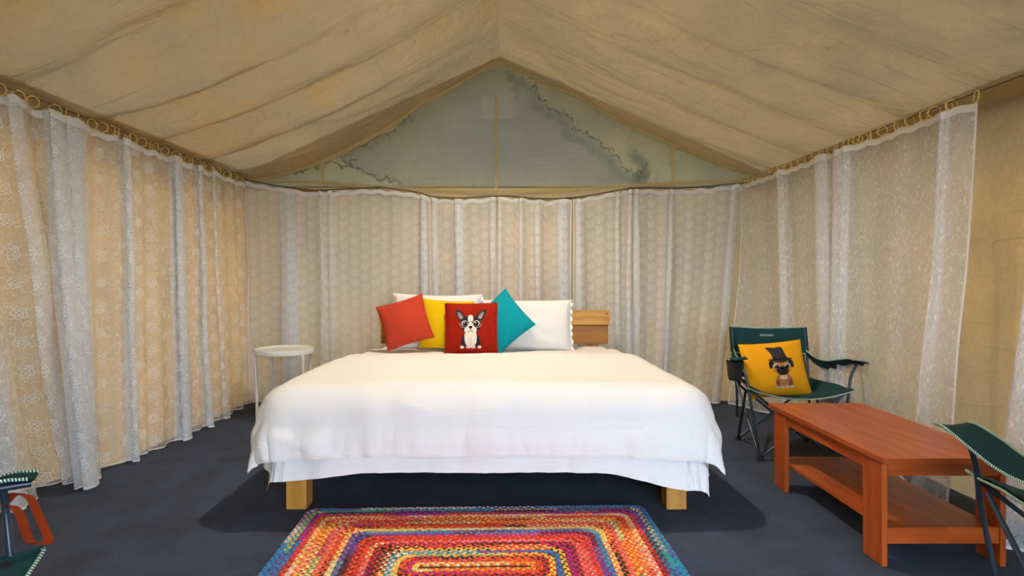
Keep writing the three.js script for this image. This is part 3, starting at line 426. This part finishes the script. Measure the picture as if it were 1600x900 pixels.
const printDog = printMat((g) => {                        // black and white bulldog puppy with spectacles on red
  g.fillStyle = 'rgb(152,28,12)'; g.fillRect(0, 0, 512, 512);
  for (let i = 0; i < 500; i++) { g.fillStyle = `rgba(${R() < 0.5 ? '110,16,8' : '186,50,18'},0.05)`; g.beginPath(); g.arc(512 * R(), 512 * R(), 6 + 26 * R(), 0, 6.3); g.fill(); }
  const K = '#2a2a2e', W = '#f0e6da', c = 49.5;
  const ear = [[36, 40], [27, 35], [21, 24], [19, 14], [24, 12], [32, 17], [40, 27], [44, 36]], inn = [[31, 34], [26, 28], [23, 19], [26, 17], [32, 22], [36, 30]];
  const body = [[38, 62], [33, 72], [32, 82], [36, 88], [62, 88], [67, 82], [66, 72], [61, 62]];
  ell(g, K, c, 79, 16, 10); blob(g, K, [[36, 62], [31, 74], [31, 88], [42, 88], [44, 66]]); blob(g, K, mir([[36, 62], [31, 74], [31, 88], [42, 88], [44, 66]], c));
  blob(g, W, [[39, 58], [37, 68], [40, 88], [59, 88], [62, 68], [60, 58]]);
  for (const s of [0, 1]) { const m = (p) => (s ? mir(p, c) : p); blob(g, K, m(ear)); blob(g, '#8f8285', m(inn)); blob(g, '#b99a98', m([[30, 33], [27, 27], [28, 24], [33, 29]])); }
  blob(g, K, [[32, 34], [30, 44], [33, 54], [40, 61], [49, 63], [59, 61], [66, 54], [69, 44], [67, 34], [58, 27], [41, 27]]);
  blob(g, W, [[45, 24], [44, 34], [46, 42], [42, 48], [37, 52], [38, 59], [44, 63], [50, 64], [56, 63], [61, 59], [62, 52], [57, 48], [53, 42], [55, 34], [54, 24]]);
  for (const s of [-1, 1]) { ell(g, '#f4f0ea', c + s * 11.5, 41, 6, 5.5); ell(g, '#17130f', c + s * 11, 41.5, 4.8, 4.8); ell(g, '#fff', c + s * 11 - 1.5, 39.6, 1.3, 1.3); g.strokeStyle = '#d8d8d8'; g.lineWidth = S(0.8); g.beginPath(); g.ellipse(S(c + s * 12), S(42), S(8.6), S(7.4), 0, 0, 6.3); g.stroke(); g.strokeStyle = '#1c1c1c'; g.lineWidth = S(0.9); g.beginPath(); g.ellipse(S(c + s * 12), S(42), S(8.8), S(7.6), 0, 3.3, 6.1); g.stroke(); }
  g.strokeStyle = '#222'; g.lineWidth = S(1); g.beginPath(); g.moveTo(S(46), S(39)); g.quadraticCurveTo(S(49.5), S(37), S(53), S(39)); g.stroke();
  blob(g, '#111', [[46, 47], [46, 50], [49.5, 53], [53, 50], [53, 47], [49.5, 46]]); g.beginPath(); g.moveTo(S(49.5), S(52)); g.lineTo(S(49.5), S(56)); g.moveTo(S(44), S(59)); g.quadraticCurveTo(S(49.5), S(54), S(55), S(59)); g.stroke();
  for (const x of [33, 45, 54, 66]) { ell(g, W, x, 88.5, x < 40 || x > 60 ? 3.6 : 4.6, 3); } g.strokeStyle = '#8a7d72'; g.lineWidth = S(0.5); for (const x of [43.5, 46, 53, 55.5]) { g.beginPath(); g.moveTo(S(x), S(87)); g.lineTo(S(x), S(91)); g.stroke(); } g.strokeStyle = '#6b625b'; g.beginPath(); g.moveTo(S(49.5), S(70)); g.lineTo(S(49.5), S(86)); g.stroke();
});
cushion('cushion', 'dark red cushion printed with a black and white puppy wearing spectacles', 0.375, 0.36, 0.13, matDeepRed, at(736.5, 513, 4.27), 0.01, 0.15, 0, { print: printDog, piping: 0.004, pinch: 0.035, seed: 17 });
const printPug = printMat((g) => {                        // pug with a tall hat on amber
  g.fillStyle = 'rgb(243,168,24)'; g.fillRect(0, 0, 512, 512);
  const D = '#2c2826', T = '#b77a4a', c = 56;
  blob(g, T, [[46, 62], [42, 72], [42, 82], [48, 86], [66, 86], [71, 82], [70, 72], [66, 62]]); blob(g, '#8a4f2c', [[44, 70], [42, 82], [48, 85], [49, 74]]); blob(g, '#8a4f2c', mir([[44, 70], [42, 82], [48, 85], [49, 74]], c)); ell(g, '#e8c49c', c, 68, 6, 4.5);
  for (const x of [44, 52, 60, 68]) ell(g, '#dcc3b0', x, 85.5, 3.6, 2.4);
  blob(g, T, [[42, 42], [41, 52], [45, 60], [56, 64], [67, 60], [71, 52], [70, 42], [56, 36]]);
  for (const s of [0, 1]) { const m = (p) => (s ? mir(p, c) : p); blob(g, D, m([[44, 38], [37, 36], [35, 44], [36, 52], [41, 50], [45, 44]])); ell(g, '#f0ddc4', c + (s ? 1 : -1) * 9.5, 47, 5.4, 4.4); ell(g, '#181412', c + (s ? 1 : -1) * 9, 48, 4, 3.8); ell(g, '#fff', c + (s ? 1 : -1) * 9 - 1.4, 46.6, 1, 1); }
  blob(g, D, [[48, 50], [45, 56], [49, 63], [56, 65], [63, 63], [67, 56], [64, 50], [56, 47]]); ell(g, '#0c0a0a', c, 52.5, 3.2, 2);
  blob(g, '#343233', [[35, 33], [40, 38], [56, 42], [72, 38], [77, 33], [70, 34], [66, 30], [64, 12], [60, 10], [52, 12], [40, 9], [37, 11], [42, 20], [45, 32], [40, 34]]);
  g.strokeStyle = 'rgba(120,112,110,0.5)'; g.lineWidth = S(0.8); for (const x of [46, 51, 57]) { g.beginPath(); g.moveTo(S(x), S(14)); g.lineTo(S(x + 3), S(34)); g.stroke(); }
  g.strokeStyle = '#111'; g.lineWidth = S(2); g.beginPath(); g.moveTo(S(45), S(33)); g.quadraticCurveTo(S(56), S(37), S(66), S(31)); g.stroke();
});

// ------------------------------------------------------------------ stool
{
  const c = at(445, 545, 4.62), t = thing('stool', 'white round metal stool in the curtained corner beside the bed', 'stool', [c.x, 0, c.z]);
  const H = 0.53, rr = 0.222; const prof = [[0, H - 0.012], [rr - 0.02, H - 0.012], [rr - 0.012, H - 0.004], [rr - 0.006, H + 0.004], [rr, H + 0.002], [rr, H - 0.034], [rr - 0.003, H - 0.036], [rr - 0.006, H - 0.033], [rr - 0.006, H - 0.016], [0, H - 0.016]].map(([x, y]) => new THREE.Vector2(x, y));
  mesh('tray_top', new THREE.LatheGeometry(prof, 64), matWhiteMetal, t);
  for (const [sx, sz] of [[-1, 1], [1, 1], [-1, -1], [1, -1]]) { const x0 = sx * (sz > 0 ? 0.175 : 0.15), z0 = sz * 0.12, x1 = sx * (sz > 0 ? 0.172 : 0.15) + (sz > 0 ? 0.018 : 0.012), z1 = sz * 0.14; mesh('leg', tube([V(x0 - sx * 0.02, H - 0.02, z0), V(x0, H - 0.036, z0), V(x0 + (x1 - x0) * 0.3, H * 0.66, lerp(z0, z1, 0.34)), V(x1, 0.008, z1)], 0.011, 20, 10), matWhiteMetal, t); mesh('leg_cap', new THREE.CylinderGeometry(0.0125, 0.0125, 0.014, 12).translate(x1, 0.007, z1), matWhiteMetal, t); }
}
// ------------------------------------------------------------------ coffee table
{
  const x0 = 1.38, x1 = 1.87, zn = -2.18, zf = -3.15, t = thing('coffee_table', 'reddish wooden coffee table with a low shelf, in front of the camping chair', 'table', [(x0 + x1) / 2, 0, (zn + zf) / 2]), w = x1 - x0, d = zn - zf, q = w / 2 - 0.025, e = d / 2 - 0.05;
  mesh('table_top', plank(w, 0.024, d, 0, 0.403, 0, 'z', 0.003), matTeak, t);
  for (const sx of [-1, 1]) for (const sz of [-1, 1]) mesh('leg', plank(0.022, 0.388, 0.12, sx * q, 0.195, sz * (e - 0.05), 'y', 0.003), matTeak, t);
  for (const sx of [-1, 1]) mesh('apron', plank(0.018, 0.05, 2 * e - 0.22, sx * (q - 0.004), 0.36, 0, 'z', 0.002), matTeak, t);
  for (const sz of [-1, 1]) mesh('apron', plank(2 * q - 0.026, 0.05, 0.018, 0, 0.362, sz * (e - 0.002), 'x', 0.002), matTeak, t);
  mesh('shelf', plank(2 * q - 0.026, 0.018, 2 * e - 0.03, 0, 0.135, 0, 'z', 0.002), matTeak, t);
  for (const sz of [-1, 1]) mesh('shelf_rail', plank(2 * q - 0.026, 0.06, 0.018, 0, 0.115, sz * (e - 0.002), 'x', 0.002), matTeak, t);
}
// ------------------------------------------------------------------ camping chairs: faces +z, base at the floor
function ribbonGrid(nu, nv, f) { return grid(nu, nv, (u, v) => { const p = f(u, v); return [p.x, p.y, p.z]; }, (u, v) => [u * 0.5, v * 0.5]); }
const along = (pts) => new THREE.CatmullRomCurve3(pts, false, 'centripetal');
function braidEdge(pts, r = 0.0045) { const c = along(pts), g = new THREE.TubeGeometry(c, pts.length * 10, r, 8, false); return g; }
function campingChair(name, label) {
  const t = thing(name, label, 'chair');
  const foot = (sx, sz) => V(sx * 0.215, 0.012, sz * 0.225);
  const seatC = (sx, sz) => (sz > 0 ? V(sx * 0.27, 0.425, 0.235) : V(sx * 0.235, 0.40, -0.2));
  const arm = (sx) => V(sx * 0.335, 0.575, 0.2), pole = (sx) => V(sx * 0.235, 0.735, -0.3);
  const legs = [];
  for (const sx of [-1, 1]) {
    mesh('front_post', tube([foot(sx, 1), seatC(sx, 1).lerp(foot(sx, 1), 0.2).add(V(sx * 0.012, 0, 0)), V(sx * 0.29, 0.47, 0.22), V(sx * 0.31, 0.53, 0.21), arm(sx).add(V(0, -0.012, 0))], 0.0085, 30, 10), matTube, t);
    mesh('rear_strut', tube([foot(sx, -1), seatC(sx, 1).add(V(sx * 0.01, -0.03, -0.07))], 0.0085), matTube, t);
    mesh('back_pole', tube([foot(sx, -1).lerp(V(sx * 0.24, 0.3, -0.2), 0.5), V(sx * 0.228, 0.3, -0.205), V(sx * 0.232, 0.45, -0.235), pole(sx)], 0.0085, 30, 10), matTube, t);
    mesh('side_brace', tube([foot(sx, 1), seatC(sx, -1)], 0.008), matTube, t);
    for (const sz of [-1, 1]) { mesh('cross_brace', tube([foot(sx, sz), seatC(-sx, sz).add(V(0, -0.015, sz * (sx > 0 ? 0.012 : -0.006)))], 0.008), matTube, t); mesh('foot', new THREE.CylinderGeometry(0.013, 0.019, 0.024, 14).translate(foot(sx, sz).x, 0.012, foot(sx, sz).z), matMesh, t); mesh('joint', new THREE.SphereGeometry(0.019, 12, 10).scale(1, 0.8, 1).translate(seatC(sx, sz).x - sx * 0.01, seatC(sx, sz).y - 0.014, seatC(sx, sz).z - sz * 0.01), matMesh, t); }
  }
  // seat sling
  const seat = (u, v) => { const s = 2 * u - 1, a = V(lerp(-0.235, 0.235, u), 0.42, -0.2), b = V(lerp(-0.29, 0.29, u), 0.432, 0.285 - 0.04 * (1 - s * s)), p = a.lerp(b, v); p.y -= 0.085 * (1 - s * s) * (0.75 + 0.25 * Math.sin(Math.PI * v)) - 0.006 * fbm(u * 6, v * 6, 3, 0, 3); return p; };
  const sg = ribbonGrid(40, 30, seat); const sm = mesh('seat', shell(sg, 40, 30, () => 0.006), matTeal, t);
  mesh('seat_braid', braidEdge(Array.from({ length: 15 }, (_, i) => seat(i / 14, 1).add(V(0, -0.003, 0.003)))), matBraid, sm);
  for (const u of [0, 1]) mesh('seat_braid', braidEdge(Array.from({ length: 9 }, (_, i) => seat(u, i / 8).add(V(0, -0.003, 0)))), matBraid, sm);
  // back sling
  const bk = (u, v) => { const s = 2 * u - 1, y = lerp(0.57, 0.745, v), z = lerp(-0.262, -0.302, v); return V(s * 0.25, y - 0.012 * (1 - s * s) * v + 0.003 * fbm(u * 7, v * 3, 2, 0, 5), z - 0.035 * (1 - s * s)); };
  const bm = mesh('backrest', shell(ribbonGrid(36, 14, bk), 36, 14, () => 0.007), matTeal, t);
  for (const v of [0, 1]) mesh('back_braid', braidEdge(Array.from({ length: 15 }, (_, i) => bk(i / 14, v))), matBraid, bm);
  mesh('lower_back_net', shell(ribbonGrid(24, 12, (u, v) => { const s = 2 * u - 1; return V(s * 0.22, lerp(0.42, 0.57, v), lerp(-0.21, -0.264, v) - 0.03 * (1 - s * s)); }), 24, 12, () => 0.003), matMesh, t);
  // lettering woven on the backrest
  const txt = phys({ map: painted(512, 96, (g, w, h) => { g.fillStyle = '#123d3d'; g.fillRect(0, 0, w, h); g.fillStyle = '#c3cfcb'; g.font = 'bold 72px sans-serif'; g.textAlign = 'center'; g.textBaseline = 'middle'; g.fillText('BERTONKA', w / 2, h / 2 + 4, w - 20); }), roughness: 0.8 }); txt.color = lin(0.75, 0.75, 0.75);
  mesh('lettering', ribbonGrid(16, 2, (u, v) => { const a = 0.38 + 0.235 * u, b = 0.64 + 0.14 * v, p = bk(a, b); return p.add(V(0, 0, 0.0015)); }), txt, bm); const lt = bm.children[bm.children.length - 1].geometry; for (let i = 0; i < lt.attributes.uv.count; i++) lt.attributes.uv.setXY(i, lt.attributes.uv.getX(i) * 2, lt.attributes.uv.getY(i) * 2);
  // arm slings
  for (const sx of [-1, 1]) {
    const c = along([V(sx * 0.238, 0.565, -0.265), V(sx * 0.255, 0.525, -0.14), V(sx * 0.285, 0.527, 0.0), V(sx * 0.318, 0.565, 0.12), V(sx * 0.34, 0.588, 0.2), V(sx * 0.345, 0.585, 0.255)]);
    const f = (u, v) => { const p = c.getPoint(u), w = lerp(0.045, 0.1, smooth(0, 0.75, u)), s = v - 0.5, tilt = lerp(1.25, 0.1, smooth(0.1, 0.75, u)); p.x += sx * s * w * Math.cos(tilt); p.y -= s * w * Math.sin(tilt) * 1.0 + 0.008 * Math.cos(s * 3.1) * smooth(0.5, 1, u) - 0.008; return p; };
    const am = mesh('armrest', shell(ribbonGrid(30, 6, f), 30, 6, () => 0.006), matTeal, t);
    for (const v of [0, 1]) mesh('arm_braid', braidEdge(Array.from({ length: 14 }, (_, i) => f(i / 13, v)), 0.0042), matBraid, am);
    mesh('arm_bar', tube([V(sx * 0.335, 0.572, 0.17), V(sx * 0.345, 0.574, 0.25)], 0.009), matTube, t);
  }
  // net cup holder hanging from one arm
  const cup = new THREE.LatheGeometry([[0.001, 0], [0.032, 0.002], [0.041, 0.03], [0.044, 0.09], [0.05, 0.115], [0.047, 0.118], [0.04, 0.092], [0.037, 0.03], [0.03, 0.008], [0.001, 0.006]].map(([x, y]) => new THREE.Vector2(x, y)), 24); cup.translate(-0.352, 0.462, 0.2); mesh('cup_holder', cup, matMesh, t);
  return t;
}
const copyChair = (src, label) => { const c = src.clone(); c.name = numbered('camping_chair'); scene.add(c); c.userData = { ...src.userData, label }; return c; };
const chair = campingChair('camping_chair', 'dark green folding camping chair holding an amber cushion behind the coffee table');
const chairNear = copyChair(chair, 'green folding camping chair at the near end of the coffee table, its back turned');
const chairStrap = copyChair(chair, 'folding camping chair with an orange strap loop, beside the slanting rose lace curtain');
chair.position.set(1.735, 0, -3.73); chair.rotation.y = -0.1;
function standArm(c, sx, target, yaw) { c.rotation.y = yaw; const p = V(sx * 0.335, 0, 0.2).applyAxisAngle(V(0, 1, 0), yaw); c.position.set(target.x - p.x, 0, target.z - p.z); }
standArm(chairNear, 1, V(1.47, 0, -1.93), Math.atan2(0.28, -0.96));
standArm(chairStrap, 1, V(-1.19, 0, -1.42), Math.atan2(0.9, -0.44));
{ // orange carrying strap tied round the front post of the chair by the entrance
  const inner = [V(0.335, 0.56, 0.22)]; const c = along([[6, 786], [24, 771], [45, 776], [58, 800], [69, 825], [76, 842], [66, 850], [49, 848], [40, 830], [32, 806], [22, 793], [6, 790]].map(([x, y], i) => at(x, y, 1.4 + (i < 6 ? 0.03 : 0))));
  const g = grid(80, 2, (u, v) => { const p = c.getPoint(u); return [p.x + 0.016 * (v - 0.5), p.y - 0.006 * (v - 0.5), p.z - 0.012 * (v - 0.5)]; }, (u, v) => [u, v]);
  chairStrap.updateMatrixWorld(true); g.applyMatrix4(chairStrap.matrixWorld.clone().invert());
  const st = mesh('strap', shell(g, 80, 2, () => 0.002), dyed(0.4, 0.05, 0.01), chairStrap); st.userData.label = 'orange strap loop';
}
cushion('cushion', 'amber cushion printed with a pug in a tall hat, on the camping chair', 0.39, 0.345, 0.13, matOrange, V(1.675, 0.505, -3.73), 0.09, 0.3, -0.06, { print: printPug, pinch: 0.05, seed: 19 });

// ------------------------------------------------------------------ braided rug
{
  const cxz = [-0.115, -2.2], t = thing('braided_rug', 'multicoloured braided rag rug on the carpet at the foot of the bed', 'rug', [cxz[0], 0, cxz[1]], 0.03);
  const HX = 0.77, HZ = 0.575, P = 0.0235, rows = 24, r = rng(99);
  const C = { o: [0.8, 0.12, 0.02], r: [0.62, 0.03, 0.02], y: [0.85, 0.5, 0.06], c: [0.8, 0.68, 0.45], t: [0.02, 0.3, 0.38], b: [0.05, 0.12, 0.4], p: [0.16, 0.04, 0.24], m: [0.5, 0.02, 0.18], k: [0.03, 0.025, 0.03], g: [0.08, 0.3, 0.13], n: [0.22, 0.24, 0.27], i: [0.8, 0.25, 0.3], d: [0.2, 0.02, 0.03] };
  const rowsC = ['tbipct', 'tgbpyt', 'pbmdkt', 'mdpomr', 'cciyo', 'oyoir', 'oroyco', 'ygoyoc', 'orooir', 'ooroyk', 'yccyo', 'nbpntn', 'pdmnbk', 'rmodro', 'orroir', 'roiroo', 'ormkdr', 'kyodrm', 'yyocko', 'bnptmc', 'ycyoyr', 'orork', 'rmdoro', 'yocyo'];
  const base = new THREE.SphereGeometry(1, 7, 5);
  mesh('backing', new RoundedBoxGeometry(2 * HX - 0.03, 0.006, 2 * HZ - 0.03, 1, 0.003).translate(0, 0.004, 0), std({ color: lin(0.12, 0.03, 0.03), roughness: 1 }), t);
  const matBraids = std({ vertexColors: true, roughness: 0.95 });
  for (let k = 0; k < rows; k++) {
    const hx = HX - P * (k + 0.5), hz = HZ - P * (k + 0.5), cr = Math.min(hz * 0.6, 0.035 + 0.001 * k), pal = rowsC[k], segs = [];
    const path = new THREE.CurvePath(), Lx = hx - cr, Lz = hz - cr;
    const q = []; const addL = (ax, az, bx_, bz_) => { const n = Math.max(1, Math.round(Math.hypot(bx_ - ax, bz_ - az) / 0.0125)); for (let i = 0; i < n; i++) { const f = i / n; q.push([lerp(ax, bx_, f), lerp(az, bz_, f), Math.atan2(bz_ - az, bx_ - ax)]); } };
    const addA = (cx, cz, a0) => { const n = Math.max(2, Math.round(cr * 1.57 / 0.0125)); for (let i = 0; i < n; i++) { const a = a0 + i / n * Math.PI / 2; q.push([cx + cr * Math.cos(a), cz + cr * Math.sin(a), a + Math.PI / 2]); } };
    addL(-Lx, -hz, Lx, -hz); addA(Lx, -Lz, -Math.PI / 2); addL(hx, -Lz, hx, Lz); addA(Lx, Lz, 0); addL(Lx, hz, -Lx, hz); addA(-Lx, Lz, Math.PI / 2); addL(-hx, Lz, -hx, -Lz); addA(-Lx, -Lz, Math.PI);
    const nb = base.attributes.position.count, nT = base.index.count, tot = q.length * 2, pos = new Float32Array(tot * nb * 3), col = new Float32Array(tot * nb * 3), idx = new Uint32Array(tot * nT), M = new THREE.Matrix4(), Q = new THREE.Quaternion(), p = V(0, 0, 0); let w = 0;
    let strands = [C[pal[0]], C[pal[1]], C[pal[2]]], left = 0;
    q.forEach(([x, z, a], i) => {
      if (left-- <= 0) { const k0 = Math.floor(r() * pal.length); strands = [0, 1, 2].map((n) => C[pal[(k0 + n * (1 + Math.floor(2 * r()))) % pal.length]]); if (strands[0] === strands[1] && strands[1] === strands[2]) strands[2] = [C.c, C.k, C.t, C.p][Math.floor(4 * r())]; left = 4 + Math.floor(24 * r()); }
      for (const s of [-1, 1]) {
        const c = strands[(i * 2 + (s > 0 ? 1 : 0)) % 3], b = 0.75 + 0.5 * r(), wob = 0.002 * vnoise(i * 0.2, k, 0, 4), off = s * P * 0.235 + wob, hx_ = x - Math.sin(a) * off + Math.cos(a) * (s > 0 ? 0.006 : 0), hz_ = z + Math.cos(a) * off + Math.sin(a) * (s > 0 ? 0.006 : 0);
        Q.setFromAxisAngle(V(0, 1, 0), -(a + s * 0.62)); M.compose(V(hx_, 0.0095, hz_), Q, V(0.0108, 0.0062, 0.0064));
        for (let v = 0; v < nb; v++) { p.fromBufferAttribute(base.attributes.position, v).applyMatrix4(M); const o = (w * nb + v) * 3; pos[o] = p.x; pos[o + 1] = p.y; pos[o + 2] = p.z; col[o] = c[0] * b; col[o + 1] = c[1] * b; col[o + 2] = c[2] * b; }
        for (let v = 0; v < nT; v++) idx[w * nT + v] = base.index.array[v] + w * nb; w++;
      }
    });
    const g = new THREE.BufferGeometry(); g.setAttribute('position', new THREE.BufferAttribute(pos, 3)); g.setAttribute('color', new THREE.BufferAttribute(col, 3)); g.setIndex(new THREE.BufferAttribute(idx, 1)); g.computeVertexNormals(); mesh('braid', g, matBraids, t);
  }
}
renderer.render(scene, camera);
